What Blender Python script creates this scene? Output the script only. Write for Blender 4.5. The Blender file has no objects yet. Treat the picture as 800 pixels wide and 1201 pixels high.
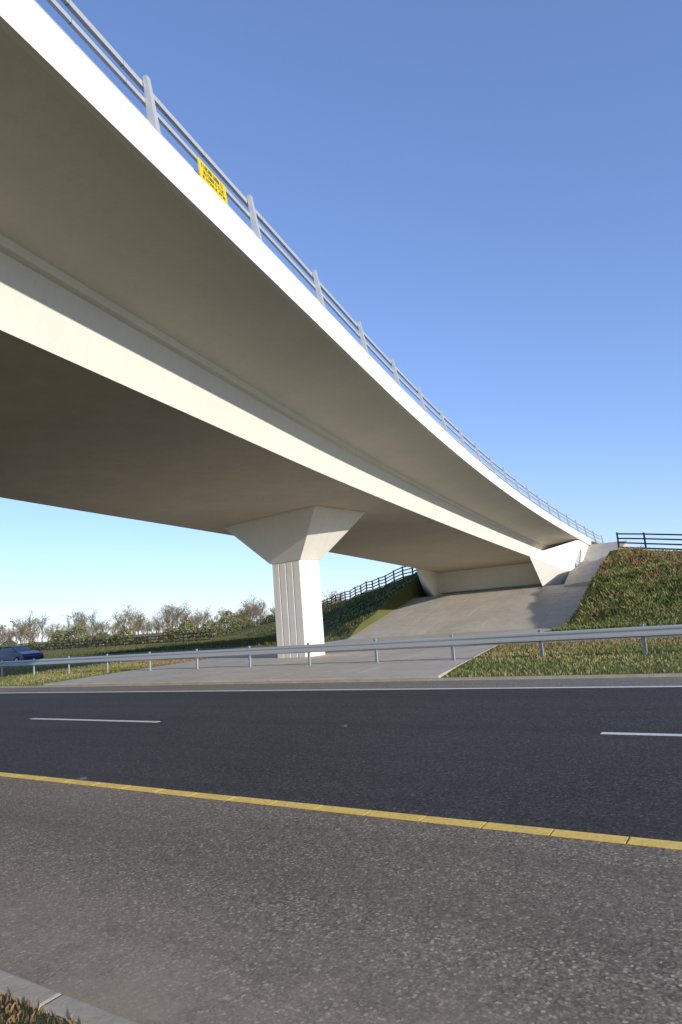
import bpy, bmesh, math, random
import numpy as np
from mathutils import Vector, Matrix
random.seed(7); rng=np.random.default_rng(7)
S=bpy.context.scene; C=S.collection

# ------------------------------------------------------------ materials
def newmat(name):
    m=bpy.data.materials.new(name); m.use_nodes=True
    nt=m.node_tree; b=nt.nodes['Principled BSDF']
    return m,nt,b
def simple(name,col,rough=.7,metal=0.,spec=.3):
    m,nt,b=newmat(name)
    b.inputs['Base Color'].default_value=(*col,1); b.inputs['Roughness'].default_value=rough
    b.inputs['Metallic'].default_value=metal; b.inputs['Specular IOR Level'].default_value=spec
    return m
def N(nt,t,**k):
    n=nt.nodes.new(t)
    for a,v in k.items(): setattr(n,a,v)
    return n
def coords(nt,scale=(1,1,1)):
    tc=N(nt,'ShaderNodeTexCoord'); mp=N(nt,'ShaderNodeMapping'); mp.inputs['Scale'].default_value=scale
    nt.links.new(tc.outputs['Object'],mp.inputs['Vector']); return mp.outputs['Vector']
def noise(nt,vec,scale,detail=4,rough=.6):
    n=N(nt,'ShaderNodeTexNoise'); n.inputs['Scale'].default_value=scale; n.inputs['Detail'].default_value=detail; n.inputs['Roughness'].default_value=rough
    nt.links.new(vec,n.inputs['Vector']); return n.outputs['Fac']
def ramp(nt,fac,stops):
    r=N(nt,'ShaderNodeValToRGB'); e=r.color_ramp.elements
    while len(e)<len(stops): e.new(.5)
    for i,(p,c) in enumerate(stops):
        e[i].position=p; e[i].color=(*c,1) if len(c)==3 else c
    nt.links.new(fac,r.inputs['Fac']); return r.outputs['Color']
def mix(nt,fac,a,b,blend='MIX'):
    m=N(nt,'ShaderNodeMix',data_type='RGBA',blend_type=blend)
    for s,v in ((0,fac),(6,a),(7,b)):
        if isinstance(v,(int,float)): m.inputs[s].default_value=v
        elif isinstance(v,tuple): m.inputs[s].default_value=(*v,1)
        else: nt.links.new(v,m.inputs[s])
    return m.outputs[2]
def bump(nt,b,fac,strength,dist):
    bp=N(nt,'ShaderNodeBump'); bp.inputs['Strength'].default_value=strength; bp.inputs['Distance'].default_value=dist
    nt.links.new(fac,bp.inputs['Height']); nt.links.new(bp.outputs['Normal'],b.inputs['Normal'])

def concrete(name,base,var=.12,scale=.6,streak=True,bs=.15,big=0):
    m,nt,b=newmat(name); v=coords(nt)
    n1=noise(nt,v,scale,6,.65); n2=noise(nt,v,25,4,.7)
    c=ramp(nt,n1,[(.3,tuple(x*(1-var) for x in base)),(.7,tuple(min(1,x*(1+var*.5)) for x in base))])
    c=mix(nt,.25,c,ramp(nt,n2,[(.3,tuple(x*.8 for x in base)),(.7,base)]))
    if streak:
        vs=coords(nt,(3,3,.18)); n3=noise(nt,vs,1.5,5,.7)
        c=mix(nt,ramp(nt,n3,[(.5,(0,0,0)),(.8,(.32,.32,.32))]),c,tuple(x*.75 for x in base))
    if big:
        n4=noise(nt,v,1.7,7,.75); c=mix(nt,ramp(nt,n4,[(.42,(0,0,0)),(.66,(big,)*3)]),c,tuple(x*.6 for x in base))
    nt.links.new(c,b.inputs['Base Color']); b.inputs['Roughness'].default_value=.8; b.inputs['Specular IOR Level'].default_value=.25
    bump(nt,b,n2,bs,.01); return m
def asphalt(name,dark,light,chip=90,dust=None,bs=.6,dist=.006,fine=.3):
    m,nt,b=newmat(name); v=coords(nt)
    def vor(s):
        vo=N(nt,'ShaderNodeTexVoronoi'); vo.inputs['Scale'].default_value=s; nt.links.new(v,vo.inputs['Vector'])
        rr=N(nt,'ShaderNodeRGBToBW'); nt.links.new(vo.outputs['Color'],rr.inputs[0]); return rr.outputs[0],vo.outputs['Distance']
    r1,d1=vor(chip); r2,d2=vor(chip*2.1)
    mid=tuple(a*.65+b2*.35 for a,b2 in zip(dark,light))
    st=[(.22,tuple(x*.3 for x in dark)),(.42,mid),(.62,mid),(.78,light),(.9,tuple(min(1,x*1.9) for x in light))]
    c=mix(nt,fine,ramp(nt,r1,st),ramp(nt,r2,st))
    c=mix(nt,ramp(nt,d1,[(.45,(0,0,0)),(.8,(.6,.6,.6))]),c,tuple(x*.4 for x in dark))
    nf=noise(nt,v,14,5,.75); c=mix(nt,.2,c,ramp(nt,nf,[(.3,dark),(.75,light)]))
    nl=noise(nt,v,.35,5,.6); c=mix(nt,ramp(nt,nl,[(.35,(0,0,0)),(.7,(.25,.25,.25))]),c,light)
    vs=coords(nt,(.05,1.5,1)); ns=noise(nt,vs,1.2,5,.6)
    c=mix(nt,ramp(nt,ns,[(.4,(0,0,0)),(.7,(.4,.4,.4))]),c,dark)
    if dust:
        tc=N(nt,'ShaderNodeTexCoord'); sx=N(nt,'ShaderNodeSeparateXYZ'); nt.links.new(tc.outputs['Object'],sx.inputs[0])
        mr=N(nt,'ShaderNodeMapRange'); nt.links.new(sx.outputs['Y'],mr.inputs['Value'])
        mr.inputs[1].default_value=dust[0]; mr.inputs[2].default_value=dust[1]; mr.inputs[3].default_value=1; mr.inputs[4].default_value=0
        nd=noise(nt,v,1.6,7,.75)
        mu=N(nt,'ShaderNodeMath',operation='MULTIPLY'); nt.links.new(mr.outputs[0],mu.inputs[0]); nt.links.new(ramp(nt,nd,[(.34,(.1,)*3),(.6,(.8,)*3)]),mu.inputs[1])
        c=mix(nt,mu.outputs[0],c,dust[2])
    nt.links.new(c,b.inputs['Base Color']); b.inputs['Roughness'].default_value=.85; b.inputs['Specular IOR Level'].default_value=.15
    bump(nt,b,r1,bs,dist); return m
def paint(name,col,wear):
    m,nt,b=newmat(name); v=coords(nt); n1=noise(nt,v,30,5,.8); n2=noise(nt,v,2.5,4,.6)
    c=ramp(nt,n1,[(.3,tuple(x*wear for x in col)),(.55,col)])
    c=mix(nt,ramp(nt,n2,[(.45,(0,)*3),(.75,(.35,)*3)]),c,tuple(x*.6 for x in col))
    nt.links.new(c,b.inputs['Base Color']); b.inputs['Roughness'].default_value=.7; bump(nt,b,n1,.3,.004); return m

M_white=concrete('painted_concrete',(.85,.81,.73),.05,.5,True,.08)
M_web=concrete('girder_concrete',(.80,.745,.64),.06,.4,True,.1)
M_deck=concrete('deck_concrete',(.82,.77,.655),.12,.35,True,.12)
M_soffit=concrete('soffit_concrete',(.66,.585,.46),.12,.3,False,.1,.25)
M_pier=concrete('pier_concrete',(.85,.80,.70),.08,.8,True,.12)
M_pave=concrete('paving_concrete',(.50,.445,.36),.2,.4,False,.35,.45)
M_kerb=concrete('kerb_concrete',(.44,.375,.28),.25,3,False,.5,.5)
M_shoulder=asphalt('shoulder_asphalt',(.112,.089,.066),(.38,.315,.235),64,(2.0,3.2,(.37,.30,.21)),1.0,.015,.3)
M_road=asphalt('carriageway_asphalt',(.038,.035,.032),(.108,.099,.09),50,None,.7,.01,.2)
M_strip=asphalt('hard_strip_asphalt',(.17,.15,.125),(.32,.285,.23),60)
M_yel=paint('yellow_paint',(.88,.58,.12),.6); M_wh=paint('white_paint',(.72,.69,.63),.6)
M_galv=simple('galvanised_steel',(.50,.51,.51),.45,.5,.5)
M_alu=simple('parapet_aluminium',(.50,.50,.49),.5,.3,.4)
M_wood=simple('dark_timber',(.035,.032,.032),.8)
M_dark=simple('joint_dark',(.08,.075,.07),.9)

def attr_mat(name,rough=.8):
    m,nt,b=newmat(name); a=N(nt,'ShaderNodeAttribute',attribute_name='Col')
    nt.links.new(a.outputs['Color'],b.inputs['Base Color']); b.inputs['Roughness'].default_value=rough; b.inputs['Specular IOR Level'].default_value=.15
    return m
M_blade=attr_mat('grass_blades'); M_tree=attr_mat('twigs_and_leaves')

def ground_mat():
    m,nt,b=newmat('ground_grass'); v=coords(nt)
    n1=noise(nt,v,.25,6,.65); n2=noise(nt,v,9,5,.75); n3=noise(nt,v,.012,4,.55)
    c=ramp(nt,n1,[(.32,(.075,.09,.025)),(.5,(.12,.125,.04)),(.68,(.20,.165,.07))])
    c=mix(nt,.45,c,ramp(nt,n2,[(.3,(.04,.042,.016)),(.7,(.19,.18,.08))]))
    c=mix(nt,.4,c,ramp(nt,n3,[(.4,(.10,.14,.035)),(.6,(.24,.22,.08))]))
    nt.links.new(c,b.inputs['Base Color']); b.inputs['Roughness'].default_value=.95; b.inputs['Specular IOR Level'].default_value=.1
    bump(nt,b,n2,.8,.08); return m
M_ground=ground_mat()

# ------------------------------------------------------------ mesh helpers
def mk(name,verts,faces,mat,parent=None,smooth=False,mats=None,fm=None):
    me=bpy.data.meshes.new(name); me.from_pydata([tuple(v) for v in verts],[],faces); me.update()
    for mm in (mats or [mat]): me.materials.append(mm)
    if fm is not None: me.polygons.foreach_set('material_index',fm)
    if smooth: me.polygons.foreach_set('use_smooth',[True]*len(me.polygons))
    bm=bmesh.new(); bm.from_mesh(me)
    bmesh.ops.recalc_face_normals(bm,faces=bm.faces)
    bm.to_mesh(me); bm.free()
    o=bpy.data.objects.new(name,me); C.objects.link(o)
    if parent: o.parent=parent
    return o
def empty(name):
    o=bpy.data.objects.new(name,None); C.objects.link(o); return o
class MB:
    def __init__(s): s.v=[]; s.f=[]
    def add(s,vs,fs):
        b=len(s.v); s.v+= [tuple(v) for v in vs]; s.f+=[tuple(i+b for i in f) for f in fs]
    def hexa(s,p): s.add(p,[(0,1,2,3),(7,6,5,4),(0,4,5,1),(1,5,6,2),(2,6,7,3),(3,7,4,0)])
    def box(s,x0,x1,y0,y1,z0,z1): s.hexa([(x0,y0,z0),(x1,y0,z0),(x1,y1,z0),(x0,y1,z0),(x0,y0,z1),(x1,y0,z1),(x1,y1,z1),(x0,y1,z1)])
    def beam(s,a,b,w,h):
        a=Vector(a); b=Vector(b); d=(b-a).normalized(); up=Vector((0,0,1))
        if abs(d.z)>.95: up=Vector((0,1,0))
        sd=d.cross(up).normalized(); u2=sd.cross(d).normalized()
        q=[]
        for p in (a,b):
            q+=[p-sd*w/2-u2*h/2,p+sd*w/2-u2*h/2,p+sd*w/2+u2*h/2,p-sd*w/2+u2*h/2]
        s.hexa(q)
    def mesh(s,name,mat,parent=None,smooth=False): return mk(name,s.v,s.f,mat,parent,smooth)
def bevel(o,w,seg=2):
    m=o.modifiers.new('bevel','BEVEL'); m.width=w; m.segments=seg; m.limit_method='ANGLE'; m.angle_limit=math.radians(40)
def sheet(name,x0,x1,y0,y1,z,mat,nx=1,parent=None):
    return mk(name,[(x0,y0,z),(x1,y0,z),(x1,y1,z),(x0,y1,z)],[(0,1,2,3)],mat,parent)

# ------------------------------------------------------------ bridge alignment
def ex(Y): return -4.9-.2*Y+(max(0,Y-15)**2)/420
def ez(Y): return -.001*max(0,Y-20)**2
def tang(Y): return Vector((ex(Y+.1)-ex(Y-.1),.2,0)).normalized()
def P(Y,u,z):
    t=tang(Y); l=Vector((-t.y,t.x,0))
    p=Vector((ex(Y),Y,0))+l*u
    return Vector((p.x,p.y,z+ez(Y)))
W=15.5
# ------------------------------------------------------------ terrain
CX=[-2000,-400,-130,-90,-51,-27,-10.5,-4,10,40,120,2000]
CY=[300,300,150,108,76,56.5,53.5,51.5,50,49,49,49]
CZ=[0,0,.1,1.4,3.2,5.3,5.3,4.2,3.2,2.2,0,0]
def H(x,y):
    yc=np.interp(x,CX,CY); zc=np.interp(x,CX,CZ)
    t=1-(yc-y)/14.5
    t=max(0,min(1,t)); z=zc*(t if t>.15 else t*t/.15*1.0)
    if y>yc: z=zc*max(0,1-max(0,(y-yc-25))/40)
    if y>60.4:
        Yc=min(y,150); xe=ex(min(Yc,95)); zt=max(1.5,8.2+ez(Yc)) if Yc<80 else 4.0
        c=xe-7.75; d=abs(x-c)-8.0
        zz=zt-max(0,d)/1.8
        z=max(z,zz) if zz>0 else z
    if y<-9:
        c=ex(y)-7.75; d=abs(x-c)-8.0; t=min(1,(-9-y)/6)
        z=max(z,(8.2*t)-max(0,d)/1.6)
    if -27.0<x<-9.2 and 37<y<=60.35:
        zp=min(2.35 if y>54.3 else 2.9,(max(0,2.9*(y-42.6)/11.6)-.12 if y>42 else -.02))
        k=max(0,min(1,(x+10.9)/1.6))
        z=zp+(z-zp)*k*k*(3-2*k)
    if y<1.84 and y>-9: z=max(z,.058)
    elif 1.84<=y<14.45: z=-.03
    elif 14.45<=y<25.4: z=max(z,.02+.06*math.sin(min(1,(y-14.45)/3)*1.5))
    elif 25.4<=y<36.6: z=-.03
    return z+(.0 if z<=.2 else .07*math.sin(x*1.3+y*.7)+.06*math.sin(x*.5-y*1.9))
def axis(a,b,step,far):
    c=list(np.arange(a,b+1e-6,step)); l=[];g=step
    p=a
    while p>-far: g*=1.35; p-=g; l.append(p)
    r=[];g=step;p=b
    while p<far: g*=1.35; p+=g; r.append(p)
    return l[::-1]+c+r
ax=sorted(set([round(v,3) for v in axis(-95,45,1.0,4000)]+[-27.05,-26.95,-10.9,-10.6,-10.3,-9.7,-9.4]))
ay=sorted(set([round(v,3) for v in axis(-26,125,1.0,4000)]+[1.83,1.86,14.4,14.46,25.38,25.42,36.55,36.65,54.25,54.35,60.34,60.45]))
V=[(x,y,H(x,y)) for y in ay for x in ax]; nx=len(ax)
Fc=[(j*nx+i,j*nx+i+1,(j+1)*nx+i+1,(j+1)*nx+i) for j in range(len(ay)-1) for i in range(nx-1)]
me=bpy.data.meshes.new('ground'); me.from_pydata(V,[],Fc); me.materials.append(M_ground)
me.polygons.foreach_set('use_smooth',[True]*len(Fc)); g=bpy.data.objects.new('ground',me); C.objects.link(g)

# ------------------------------------------------------------ roads
X0,X1=-900,400
sheet('hard_shoulder',X0,X1,1.96,4.95,.0,M_shoulder)
sheet('carriageway',X0,X1,4.95,12.75,.0,M_road)
sheet('hard_strip',X0,X1,12.75,14.3,.0,M_strip)
m=MB(); x=-150
while x<80:
    L=min(6,80-x); m.box(x,x+L-.012,14.3,14.45,-.05,.05); x+=6
m.mesh('median_edging_kerb',M_kerb)
sheet('far_carriageway',X0,X1,25.6,36.4,.0,M_strip)
m=MB(); x=-120.
while x<60: m.box(x,x+.909,1.845,1.97,-.05,.06+.003*math.sin(x*7)); x+=.915
k=m.mesh('kerb',M_kerb); bevel(k,.015,2)
m=MB()
for i in range(1500):
    gx=random.uniform(-5.5,-1); gy=1.98+abs(random.gauss(0,.16)); r=random.uniform(.0015,.0045)
    if random.random()<.1: gy=random.uniform(2,4.7)
    a=random.uniform(0,6.28); pts=[(gx+r*math.cos(a+k*2.1),gy+r*math.sin(a+k*2.1),.001) for k in range(3)]+[(gx,gy,r*.8)]
    m.add(pts,[(0,1,3),(1,2,3),(2,0,3)])
m.mesh('gutter_grit',simple('grit',(.22,.185,.14),.9))
m=MB(); x=-140
while x<60:
    d=random.uniform(-.004,.004); m.box(x,x+.485,4.80+d,4.93+d,.001,.007)
    x+=.5
m.mesh('yellow_edge_line',M_yel)
sheet('white_edge_line',-300,200,12.74,12.9,.004,M_wh,1)
m=MB()
for k in range(-20,12):
    a=-13.5+11.6*k; m.box(a,a+3.9,8.46,8.57,.001,.005)
m.mesh('lane_line',M_wh)
sheet('far_edge_line',-300,200,26.3,26.45,.004,M_wh); sheet('far_edge_line',-300,200,35.6,35.75,.004,M_wh)
for (sx,sy) in ((-5.6,8.52),(-6.95,4.99),(-17.2,8.52),(6.0,8.52)):
    m=MB(); m.hexa([(sx-.06,sy-.05,.003),(sx+.06,sy-.05,.003),(sx+.06,sy+.05,.003),(sx-.06,sy+.05,.003),(sx-.035,sy-.04,.022),(sx+.035,sy-.04,.022),(sx+.035,sy+.04,.022),(sx-.035,sy+.04,.022)])
    m.mesh('road_stud',M_dark)
ap=MB()
for i in range(6):
    y0=14.46+i*1.82; y1=y0+1.81
    def xl(y): return -22.2-.2*(y-14.4)
    def xr(y): return -6.7-.22*(y-14.4)
    n=6
    for j in range(n):
        a0=xl(y0)+(xr(y0)-xl(y0))*j/n; a1=xl(y0)+(xr(y0)-xl(y0))*(j+1)/n-.012
        b0=xl(y1)+(xr(y1)-xl(y1))*j/n; b1=xl(y1)+(xr(y1)-xl(y1))*(j+1)/n-.012
        ap.hexa([(a0,y0,0),(a1,y0,0),(b1,y1,0),(b0,y1,0),(a0,y0,.10),(a1,y0,.10),(b1,y1,.10),(b0,y1,.10)])
ap.mesh('median_paving',M_pave)
mk('abutment_apron',[(-27,36.45,.012),(-10.5,36.45,.012),(-10.5,42.6,.012),(-27,42.6,.012)],[(0,1,2,3)],M_pave)
sp=MB()
for i in range(8):
    for j in range(8):
        y0=42.6+i*1.45; y1=y0+1.43
        xa=-27+j*2.05; xb=xa+2.03
        z0=2.9*(y0-42.6)/11.6; z1=2.9*(y1-42.6)/11.6; d=random.uniform(0,.012)
        sp.hexa([(xa,y0,z0-.1),(xb,y0,z0-.1),(xb,y1,z1-.1),(xa,y1,z1-.1),(xa,y0,z0+.02+d),(xb,y0,z0+.02+d),(xb,y1,z1+.02+d),(xa,y1,z1+.02+d)])
sp.mesh('slope_paving',M_pave)

# ------------------------------------------------------------ bridge
BR=empty('road_bridge')
Ys=list(np.arange(-16,60.01,1.0))
def loft(name,sec,Ys,mat,mats=None,smats=None):
    V=[];F=[];fm=[]; n=len(sec)
    for Y in Ys: V+=[P(Y,u,z) for u,z in sec]
    for i in range(len(Ys)-1):
        for j in range(n):
            k=(j+1)%n; F.append((i*n+j,i*n+k,(i+1)*n+k,(i+1)*n+j)); fm.append(smats[j] if smats else 0)
    F.append(tuple(range(n))[::-1]); F.append(tuple((len(Ys)-1)*n+j for j in range(n))); fm+=[0,0]
    return mk(name,V,F,mat,BR,False,mats,fm)
WB=2.98
half=[(.0,7.79),(.10,7.79),(.14,7.84),(1.3,7.66),(2.56,7.46),(2.60,7.33),(2.72,7.30),(WB,6.23)]
sec=[(0.42,8.42),(0.03,8.40),(0,8.37)]+half
left=[(W-u,z) for u,z in half][::-1]
full=sec+left+[(W,8.37),(W-.03,8.40),(W-.42,8.42),(W-.45,8.3),(.45,8.3)]
n=len(full); sm_=[]
for j in range(n):
    a=full[j]; b=full[(j+1)%n]; mu=(a[0]+b[0])/2; mz=(a[1]+b[1])/2
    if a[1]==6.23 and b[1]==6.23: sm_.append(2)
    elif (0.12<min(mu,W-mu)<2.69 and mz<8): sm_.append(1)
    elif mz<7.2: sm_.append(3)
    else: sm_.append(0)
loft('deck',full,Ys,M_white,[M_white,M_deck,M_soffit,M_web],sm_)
loft('deck_surfacing',[(1.2,8.36),(W-1.2,8.36),(W-1.2,8.31),(1.2,8.31)],Ys,M_road)
# pier (skewed to line up with the road below)
pl=Vector((-.99,.14,0)).normalized(); pt=Vector((.14,.99,0)).normalized()
PR=empty('pier'); PR.parent=BR
def Q(a,b,z,c=(-17.43,23.62)): p=Vector((c[0],c[1],0))+pl*a+pt*b; return (p.x,p.y,z)
def colsec(hw,hl):
    pts=[]; ch=.08
    def side(p0,p1,nr):
        p0=np.array(p0);p1=np.array(p1); d=p1-p0; L=np.linalg.norm(d); d/=L; nn=np.array((d[1],-d[0]))
        out=[p0]
        for k in range(nr):
            c=L*(k+1)/(nr+1)
            out+=[p0+d*(c-.04),p0+d*(c-.02)-nn*.02,p0+d*(c+.02)-nn*.02,p0+d*(c+.04)]
        out.append(p1); return out
    pts+=side((-hw+ch,-hl),(hw-ch,-hl),3); pts+=side((hw,-hl+ch),(hw,hl-ch),3); pts+=side((hw-ch,hl),(-hw+ch,hl),3); pts+=side((-hw,hl-ch),(-hw,-hl+ch),3)
    return pts
cs=colsec(.92,.62)
V=[Q(a,b,.05) for a,b in cs]+[Q(a,b,4.24) for a,b in cs]; n=len(cs)
mk('column',V,[(j,(j+1)%n,n+(j+1)%n,n+j) for j in range(n)]+[tuple(range(n,2*n))],M_pier,PR)
hm=MB(); zt=6.23+ez(24); hc=(-17.4,23.7)
def QH(a,b,z): return Q(a,b,z,hc)
hm.hexa([Q(-.95,-.65,4.24),Q(.95,-.65,4.24),Q(.95,.65,4.24),Q(-.95,.65,4.24),QH(-2.85,-1.65,zt-.06),QH(2.95,-1.65,zt-.06),QH(2.95,1.65,zt-.06),QH(-2.85,1.65,zt-.06)])
hm.hexa([QH(-2.85,-1.65,zt-.06),QH(2.95,-1.65,zt-.06),QH(2.95,1.65,zt-.06),QH(-2.85,1.65,zt-.06),QH(-2.85,-1.65,zt+.05),QH(2.95,-1.65,zt+.05),QH(2.95,1.65,zt+.05),QH(-2.85,1.65,zt+.05)])
hm.mesh('pier_head',M_pier,PR)
# abutment
AB=empty('abutment'); AB.parent=BR
def q0(Y,u,z): p=P(Y,u,0); return (p.x,p.y,z)
def pbox(mb,Y0,Y1,u0,u1,z0,z1):
    mb.hexa([q0(Y0,u0,z0),q0(Y1,u0,z0),q0(Y1,u1,z0),q0(Y0,u1,z0),q0(Y0,u0,z1),q0(Y1,u0,z1),q0(Y1,u1,z1),q0(Y0,u1,z1)])
a=MB()
pbox(a,55.2,58.5,2.6,13.4,3.15,6.23+ez(55.2)-.01)
pbox(a,55.9,58.5,2.6,13.4,1.5,3.15)
a.mesh('bankseat',M_deck,AB)
a=MB()
for (uo,ui) in ((.15,2.95),(W-.15,W-2.95)):
    a.hexa([q0(51.0,ui,6.28+ez(51.0)),q0(54.6,ui,2.3),q0(60,ui,2.2),q0(60,ui,8.2+ez(60)),
         q0(56.0,uo,7.8+ez(56.0)),q0(57.6,uo,3.2),q0(60.5,uo,3.2),q0(60.5,uo,7.8+ez(60))])
a.mesh('wing_wall',M_white,AB)
a=MB()
a.hexa([(-13.2,53.2,2.0),(-10.5,52.6,2.0),(-8.9,58.5,4.6),(-13.0,60.0,4.6),(-13.2,53.2,2.8),(-10.5,52.6,3.0),(-8.9,58.5,6.15),(-13.0,60.0,6.3)])
a.mesh('edge_slab',M_pave,AB)
a=MB(); pbox(a,-14,-10.5,2.6,13,-.2,6.19); a.mesh('near_bankseat',M_deck,AB)

# parapet
PA=empty('bridge_parapet')
m=MB()
LEAN=.17
for side in (0,1):
    sg=1 if side==0 else -1; u0=.2 if side==0 else W-.2
    Y=5.95-3*7
    while Y<66:
        b=P(Y,u0,8.40); t=P(Y,u0+sg*LEAN,9.62)
        tg=tang(Y)*.055; l=Vector((-tang(Y).y,tang(Y).x,0))*sg
        m.hexa([b-tg-l*.05,b+tg-l*.05,b+tg+l*.10,b-tg+l*.10,t-tg*.8-l*.03,t+tg*.8-l*.03,t+tg*.8+l*.04,t-tg*.8+l*.04])
        m.hexa([b-tg*2.2-l*.12,b+tg*2.2-l*.12,b+tg*2.2+l*.16,b-tg*2.2+l*.16]+[q+Vector((0,0,.03)) for q in (b-tg*2.2-l*.12,b+tg*2.2-l*.12,b+tg*2.2+l*.16,b-tg*2.2+l*.16)])
        Y+=3.0
    for hz,w,hh in ((9.50,.06,.085),(9.20,.05,.07),(8.82,.05,.07)):
        k=(hz-8.4)/1.22*LEAN+.09
        Yr=list(np.arange(-15.5,66,1.0))
        for y0,y1 in zip(Yr[:-1],Yr[1:]): m.beam(P(y0,u0+sg*k,hz),P(y1+.01,u0+sg*k,hz),w,hh)
m.mesh('posts_and_rails',M_alu,PA)
SG=empty('warning_sign')
def sgn():
    mb=MB(); Ya,Yb=6.95,7.75; u=.16; z0,z1=8.60,8.98
    q=[P(Ya,u,z0),P(Yb,u,z0),P(Yb,u+.04,z1),P(Ya,u+.04,z1)]; q2=[P(Ya,u+.02,z0),P(Yb,u+.02,z0),P(Yb,u+.06,z1),P(Ya,u+.06,z1)]
    mb.hexa(q+q2); mb.mesh('sign_plate',simple('sign_yellow',(.66,.50,.02),.5),SG)
    tx=MB(); rr=random.Random(3)
    fz=lambda z:u-.004+.04*(z-z0)/(z1-z0)
    def bar(ya,yb,za,zb): tx.add([P(ya,fz(za),za),P(yb,fz(za),za),P(yb,fz(zb),zb),P(ya,fz(zb),zb)],[(0,1,2,3)])
    for row,(za,zb) in enumerate(((8.85,8.93),(8.74,8.81),(8.65,8.70))):
        y=Ya+.07
        while y<Yb-.1:
            w=rr.uniform(.012,.022)
            if rr.random()>.15:
                bar(y,y+w*.5,za,zb)
                if rr.random()>.4: bar(y,y+w*1.5,zb-.012,zb)
                if rr.random()>.4: bar(y,y+w*1.5,za,za+.012)
                if rr.random()>.5: bar(y+w,y+w*1.5,za,zb)
            y+=w*2.2
    tx.mesh('sign_lettering',simple('sign_black',(.03,.03,.02),.6),SG)
sgn()

# ------------------------------------------------------------ guardrail
GR=empty('guardrail'); GY=18.7
m=MB()
prof=[(0,.50),(-.045,.53),(-.045,.575),(0,.61),(.0,.65),(-.045,.69),(-.045,.735),(0,.765)]
V=[];F=[];n=len(prof)
for x in (-160,80):
    V+=[(x,GY-.06+dy,z+.03) for dy,z in prof]; V+=[(x,GY-.057+dy,z+.03) for dy,z in prof][::-1]
N2=2*n
for j in range(N2): F.append((j,(j+1)%N2,N2+(j+1)%N2,N2+j))
mk('w_beam_rail',V,F,M_galv,GR)
x=-2.8-2.667*58
while x<70:
    m.box(x-.05,x+.05,GY-.02,GY+.0,-.1,.86); m.box(x-.05,x-.035,GY,GY+.06,-.1,.86); m.box(x+.035,x+.05,GY-.055,GY-.02,-.1,.86)
    x+=2.667
m.mesh('posts',M_galv,GR)

# ------------------------------------------------------------ timber fences
def fence(name,pts,hgt=1.25,rails=4,step=2.0):
    m=MB(); cur=[]
    for (a,b) in zip(pts[:-1],pts[1:]):
        L=math.dist(a,b); k=max(1,int(L/step))
        for i in range(k): cur.append((a[0]+(b[0]-a[0])*i/k,a[1]+(b[1]-a[1])*i/k))
    cur.append(pts[-1]); P3=[Vector((x,y,H(x,y))) for x,y in cur]
    for p in P3: m.box(p.x-.06,p.x+.06,p.y-.06,p.y+.06,p.z-.2,p.z+hgt+random.uniform(0,.06))
    for a,b in zip(P3[:-1],P3[1:]):
        for r in range(rails):
            z=hgt*(.22+.72*r/(rails-1)); m.beam(a+Vector((0,-.07,z+random.uniform(-.015,.015))),b+Vector((0,-.07,z)),.04,.11)
    return m.mesh(name,M_wood)
fence('timber_fence',[(-9.1,55.3),(-7,54),(-4,53),(2,52),(10,51),(24,50.5),(40,50)],1.5,4,1.8)
fence('timber_fence',[(-27.5,58),(-35,64),(-51,77),(-90,109),(-128,145)],1.4)
fence('timber_fence',[(-60,62),(-90,66),(-150,74),(-230,90)],1.2,3,2.6)

# ------------------------------------------------------------ grass
def blades(name,pts,hmin,hmax,wd,cols,lean=.5):
    n=len(pts); pts=np.array(pts); h=rng.uniform(hmin,hmax,n); a=rng.uniform(0,2*np.pi,n); w=wd*rng.uniform(.6,1.4,n)
    la=rng.uniform(0,2*np.pi,n); ll=h*rng.uniform(0,lean,n)
    dx=np.cos(a)*w;dy=np.sin(a)*w
    v=np.zeros((n,4,3))
    v[:,0]=pts+np.stack([-dx,-dy,np.zeros(n)-.02],1); v[:,1]=pts+np.stack([dx,dy,np.zeros(n)-.02],1)
    v[:,2]=pts+np.stack([dx*.6+np.cos(la)*ll*.4,dy*.6+np.sin(la)*ll*.4,h*.6],1)
    v[:,3]=pts+np.stack([np.cos(la)*ll,np.sin(la)*ll,h],1)
    me=bpy.data.meshes.new(name); f=[(4*i,4*i+1,4*i+2,4*i+3) for i in range(n)]
    me.from_pydata(v.reshape(-1,3).tolist(),[],f)
    at=me.color_attributes.new('Col','FLOAT_COLOR','POINT')
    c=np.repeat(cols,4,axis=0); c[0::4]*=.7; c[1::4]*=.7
    c=np.concatenate([c,np.ones((4*n,1))],1); at.data.foreach_set('color',c.ravel().astype(np.float32))
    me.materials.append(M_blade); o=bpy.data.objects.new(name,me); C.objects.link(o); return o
def fieldnoise(x,y,s=1.0):
    return .5+.25*np.sin(x*.9*s+1.3*np.sin(y*.7*s))+.25*np.sin(y*1.1*s+1.7*np.sin(x*.5*s+2))
GREEN=np.array([.125,.165,.04]); YEL=np.array([.33,.29,.12]); RUST=np.array([.30,.175,.085])
def colmix(x,y,wts,s=1.0):
    f=np.clip(fieldnoise(x,y,s)+rng.normal(0,.2,len(x)),0,1)[:,None]
    c=(1-f)*wts[0]+f*wts[1]; return c*rng.uniform(.7,1.25,(len(x),1))
def region(n,x0,x1,y0,y1,reject=None):
    x=rng.uniform(x0,x1,n); y=rng.uniform(y0,y1,n)
    if reject is not None: k=~reject(x,y); x=x[k];y=y[k]
    z=np.array([H(a,b) for a,b in zip(x,y)]); return x,y,z
rej=lambda x,y:(x>-22.4-.2*(y-14.4))&(x<-6.6-.22*(y-14.4))
x,y,z=region(60000,-30,8,14.5,25.3,rej)
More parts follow.
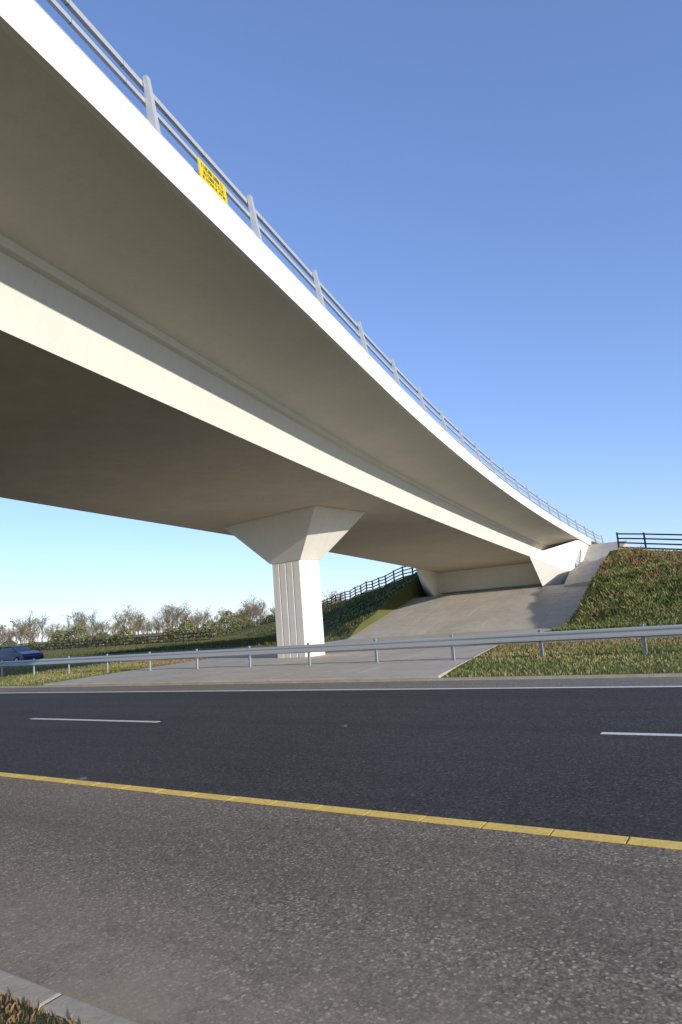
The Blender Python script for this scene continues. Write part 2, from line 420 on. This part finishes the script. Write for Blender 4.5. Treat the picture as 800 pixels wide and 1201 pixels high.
cc=colmix(x,y,(GREEN,YEL)); fb=np.clip((y-20)/6+rng.normal(0,.3,len(x)),0,.6)[:,None]; cc=cc*(1-fb)+fb*RUST*1.1
blades('median_grass',np.stack([x,y,z],1),.02,.10,.012,cc,.9)
x,y,z=region(16000,-75,-30,14.5,25.3); blades('median_grass',np.stack([x,y,z],1),.03,.12,.025,colmix(x,y,(GREEN,YEL)),.9)
x,y,z=region(12000,-6,-1.2,.9,1.85); blades('verge_grass',np.stack([x,y,z],1),.008,.035,.003,colmix(x,y,(GREEN*.6,RUST*.8),2),1.2)
x,y,z=region(80000,-10.3,14,37,54,lambda x,y:(x<-8.8)&(y>51.8))
hh=z/5.3
c=colmix(x,y,(GREEN,GREEN*.5+YEL*.5),.9); r=colmix(x,y,(RUST,YEL*.9),.9)
pn=.5*np.sin(x*1.9+np.sin(y*2.3)*1.6)*np.sin(y*1.6+x*.6)
wgt=np.clip((hh-.42)*1.9+1.1*(fieldnoise(x,y,.45)-.5)+.6*pn-.08*(x+4)+rng.normal(0,.2,len(x)),0,1)[:,None]
blades('embankment_vegetation',np.stack([x,y,z],1),.05,.26,.028,c*(1-wgt)+r*wgt,1.0)
x,y,z=region(480,-9.5,12,40,53); X=[]; CC=[]
for a,b,zz in zip(x,y,z):
    k=int(rng.uniform(20,70)); sd=rng.uniform(.1,.38); xx=a+rng.normal(0,sd,k); yy=b+rng.normal(0,sd,k); X.append(np.stack([xx,yy,np.array([H(p,q) for p,q in zip(xx,yy)])],1))
    pr=(.5,.3,.2) if zz>2.4 else (.15,.3,.55)
    base=(RUST,YEL*.8,GREEN*.7)[rng.choice(3,p=pr)]; CC.append(base[None,:]*rng.uniform(.6,1.2,(k,1)))
X=np.concatenate(X); blades('bracken',X,.10,.42,.028,np.concatenate(CC),.9)
x,y,z=region(34000,-75,-27.1,40,80); blades('embankment_vegetation',np.stack([x,y,z],1),.08,.3,.05,colmix(x,y,(GREEN*.5,YEL*.45),.5),.9)  # left bank: shade of the bridge painted into the darkened blade colours

# ------------------------------------------------------------ distant trees (mass)
class TM:
    def __init__(s): s.v=[];s.f=[];s.c=[]
    def stick(s,a,b,r0,r1,col):
        d=(b-a)
        if d.length<1e-4: return
        d.normalize(); sd=d.cross(Vector((.3,.9,.1))).normalized(); u=sd.cross(d); k=len(s.v)
        for p,r in ((a,r0),(b,r1)):
            for t in (0,2.1,4.2): s.v.append(tuple(p+sd*math.cos(t)*r+u*math.sin(t)*r)); s.c.append(col)
        for i in range(3): s.f.append((k+i,k+(i+1)%3,k+3+(i+1)%3,k+3+i))
    def leaf(s,p,r,col):
        k=len(s.v); a=Vector((random.gauss(0,1),random.gauss(0,1),random.gauss(0,1))).normalized(); b=a.cross(Vector((random.gauss(0,1),.3,1))).normalized()
        for q in (p+a*r,p+b*r*.5,p-a*r,p-b*r*.5): s.v.append(tuple(q)); s.c.append(col)
        s.f.append((k,k+1,k+2,k+3))
    def out(s,name):
        me=bpy.data.meshes.new(name); me.from_pydata(s.v,[],s.f); at=me.color_attributes.new('Col','FLOAT_COLOR','POINT')
        c=np.array([(*q,1) for q in s.c],dtype=np.float32); at.data.foreach_set('color',c.ravel()); me.materials.append(M_tree)
        o=bpy.data.objects.new(name,me); C.objects.link(o); return o
def tree(T,base,h,leafy,tone):
    bc=tuple(q*random.uniform(.8,1.2) for q in (.13,.105,.08))
    def rec(p,d,L,r,lv):
        q=p+d*L; T.stick(p,q,r,r*.6,bc)
        if lv>=4:
            for _ in range(2):
                if random.random()<leafy:
                    T.leaf(q+Vector((random.gauss(0,.5),random.gauss(0,.5),random.gauss(0,.4)))*h*.05,random.uniform(.08,.2)*h/8,tuple(t*random.uniform(.7,1.3) for t in tone))
            return
        for _ in range(3):
            nd=(d+Vector((random.gauss(0,.45),random.gauss(0,.45),random.uniform(-.05,.4)))).normalized()
            rec(p.lerp(q,random.uniform(.45,1)),nd,L*random.uniform(.6,.85),r*.6,lv+1)
    rec(base,Vector((random.gauss(0,.06),random.gauss(0,.06),1)).normalized(),h*.32,h*.014,0)
T=TM(); tones=[(.20,.17,.09),(.24,.18,.10),(.15,.16,.07),(.26,.20,.11)]
for i in range(330):
    az=random.uniform(33,64); D=random.uniform(155,230)
    a=math.radians(az); xx=-math.sin(a)*D; yy=math.cos(a)*D
    if yy<40: continue
    s=.8+.45*math.sin(az*.9)**2
    tree(T,Vector((xx,yy,H(xx,yy))),s*random.uniform(5,10.5)*D/200,random.choice((.15,.5,.9,1)),random.choice(tones))
T.out('distant_trees')
T=TM(); htones=[(.13,.14,.06),(.18,.155,.08),(.10,.13,.05),(.22,.18,.09)]
for i in range(36000):
    t=random.random(); az=math.radians(20+52*t); D=random.uniform(138,150)+20*math.sin(t*9)
    hgt=2.2+1.0*math.sin(t*31)+.8*math.sin(t*77)+.6*math.sin(t*193)
    xx=-math.sin(az)*D; yy=math.cos(az)*D
    T.leaf(Vector((xx,yy,H(xx,yy)+random.uniform(0,max(.4,hgt)))),random.uniform(.12,.34),tuple(q*random.uniform(.5,1.4) for q in random.choice(htones)))
T.out('hedge')

# ------------------------------------------------------------ car
CAR=empty('blue_car')
def car(cx,cy,cz):
    paintm=simple('car_paint',(.015,.03,.09),.25,.3,.6); glass=simple('car_glass',(.02,.025,.03),.08,0,.8); tyre=simple('tyre',(.02,.02,.02),.9); hub=simple('wheel_hub',(.4,.4,.42),.3,.8); red=simple('tail_lamp',(.4,.02,.02),.3)
    prof=[(-2.2,.35),(-2.2,.72),(-2.05,.92),(-1.55,.98),(-.95,1.02),(1.15,1.0),(2.0,.80),(2.2,.62),(2.2,.32)]
    def slab(name,pr,w,mat,taper=0,):
        V=[]
        for s in (-1,1):
            for x,z in pr: V.append((cx+x,cy+s*(w-taper*max(0,(z-.6))),cz+z))
        n=len(pr); F=[tuple(range(n)),tuple(range(n,2*n))[::-1]]+[(i,(i+1)%n,n+(i+1)%n,n+i) for i in range(n)]
        o=mk(name,V,F,mat,CAR); bevel(o,.05,3); return o
    slab('body',prof,.86,paintm,.1)
    slab('cabin_glass',[(-1.75,.96),(-1.05,1.38),(.15,1.40),(1.05,.99)],.80,glass,.28)
    slab('roof',[(-1.08,1.375),(-.9,1.43),(0,1.45),(.2,1.395)],.66,paintm,.0)
    for xw in (-1.35,1.35):
        for s in (-1,1):
            for r,wd,mt,nm,off in ((.32,.2,tyre,'wheel',0),(.2,.205,hub,'hub',.005)):
                bm=bmesh.new(); bmesh.ops.create_cone(bm,cap_ends=True,segments=24,radius1=r,radius2=r,depth=wd,matrix=Matrix.Translation((cx+xw,cy+s*(.78+off),cz+.32))@Matrix.Rotation(math.pi/2,4,'X'))
                me=bpy.data.meshes.new(nm); bm.to_mesh(me); bm.free(); me.materials.append(mt); o=bpy.data.objects.new(nm,me); C.objects.link(o); o.parent=CAR
    m=MB(); m.box(cx+2.16,cx+2.215,cy-.75,cy-.45,cz+.6,cz+.74); m.box(cx+2.16,cx+2.215,cy+.45,cy+.75,cz+.6,cz+.74); m.mesh('lamps',red,CAR)
car(-50.3,30.5,-.02)

# ------------------------------------------------------------ sky, sun
az=math.radians(109); el=math.radians(15.5)
ts=Vector((math.sin(az)*math.cos(el),math.cos(az)*math.cos(el),math.sin(el)))
ld=bpy.data.lights.new('sun','SUN'); ld.energy=5.0; ld.angle=math.radians(.5); ld.color=(1,.95,.87)
lo=bpy.data.objects.new('sun',ld); C.objects.link(lo); lo.rotation_euler=(-ts).to_track_quat('-Z','Y').to_euler()
w=bpy.data.worlds.new('World'); S.world=w; w.use_nodes=True; nt=w.node_tree
bg=nt.nodes['Background']; sk=nt.nodes.new('ShaderNodeTexSky'); sk.sky_type='NISHITA'; sk.sun_disc=False
sk.sun_elevation=el; sk.sun_rotation=az; sk.air_density=1.0; sk.dust_density=.2; sk.ozone_density=2.0
gm=nt.nodes.new('ShaderNodeGamma'); gm.inputs[1].default_value=.72
nt.links.new(sk.outputs[0],gm.inputs[0])
tint=mix(nt,1.0,gm.outputs[0],(1.42,1.66,2.4),'MULTIPLY')
nt.links.new(tint,bg.inputs['Color']); bg.inputs['Strength'].default_value=.15

# ------------------------------------------------------------ camera
f=767.0; pitch=math.radians(9.214); yaw=math.radians(57.915); roll=math.atan(.078)
F=Vector((-math.cos(yaw),math.sin(yaw),0)); R=Vector((math.sin(yaw),math.cos(yaw),0)); Z=Vector((0,0,1))
fw=F*math.cos(pitch)+Z*math.sin(pitch); u0=Z*math.cos(pitch)-F*math.sin(pitch)
cxv=R*math.cos(roll)-u0*math.sin(roll); cyv=R*math.sin(roll)+u0*math.cos(roll); cz=-fw
mt=Matrix((cxv,cyv,cz)).transposed().to_4x4(); mt.translation=Vector((0,0,1.6))
cd=bpy.data.cameras.new('camera'); co=bpy.data.objects.new('camera',cd); C.objects.link(co); co.matrix_world=mt
cd.sensor_fit='HORIZONTAL'; cd.sensor_width=36; cd.lens=f/800*36; cd.clip_end=9000; cd.clip_start=.05
S.camera=co
S.view_settings.view_transform='Standard'; S.view_settings.look='None'; S.view_settings.exposure=0
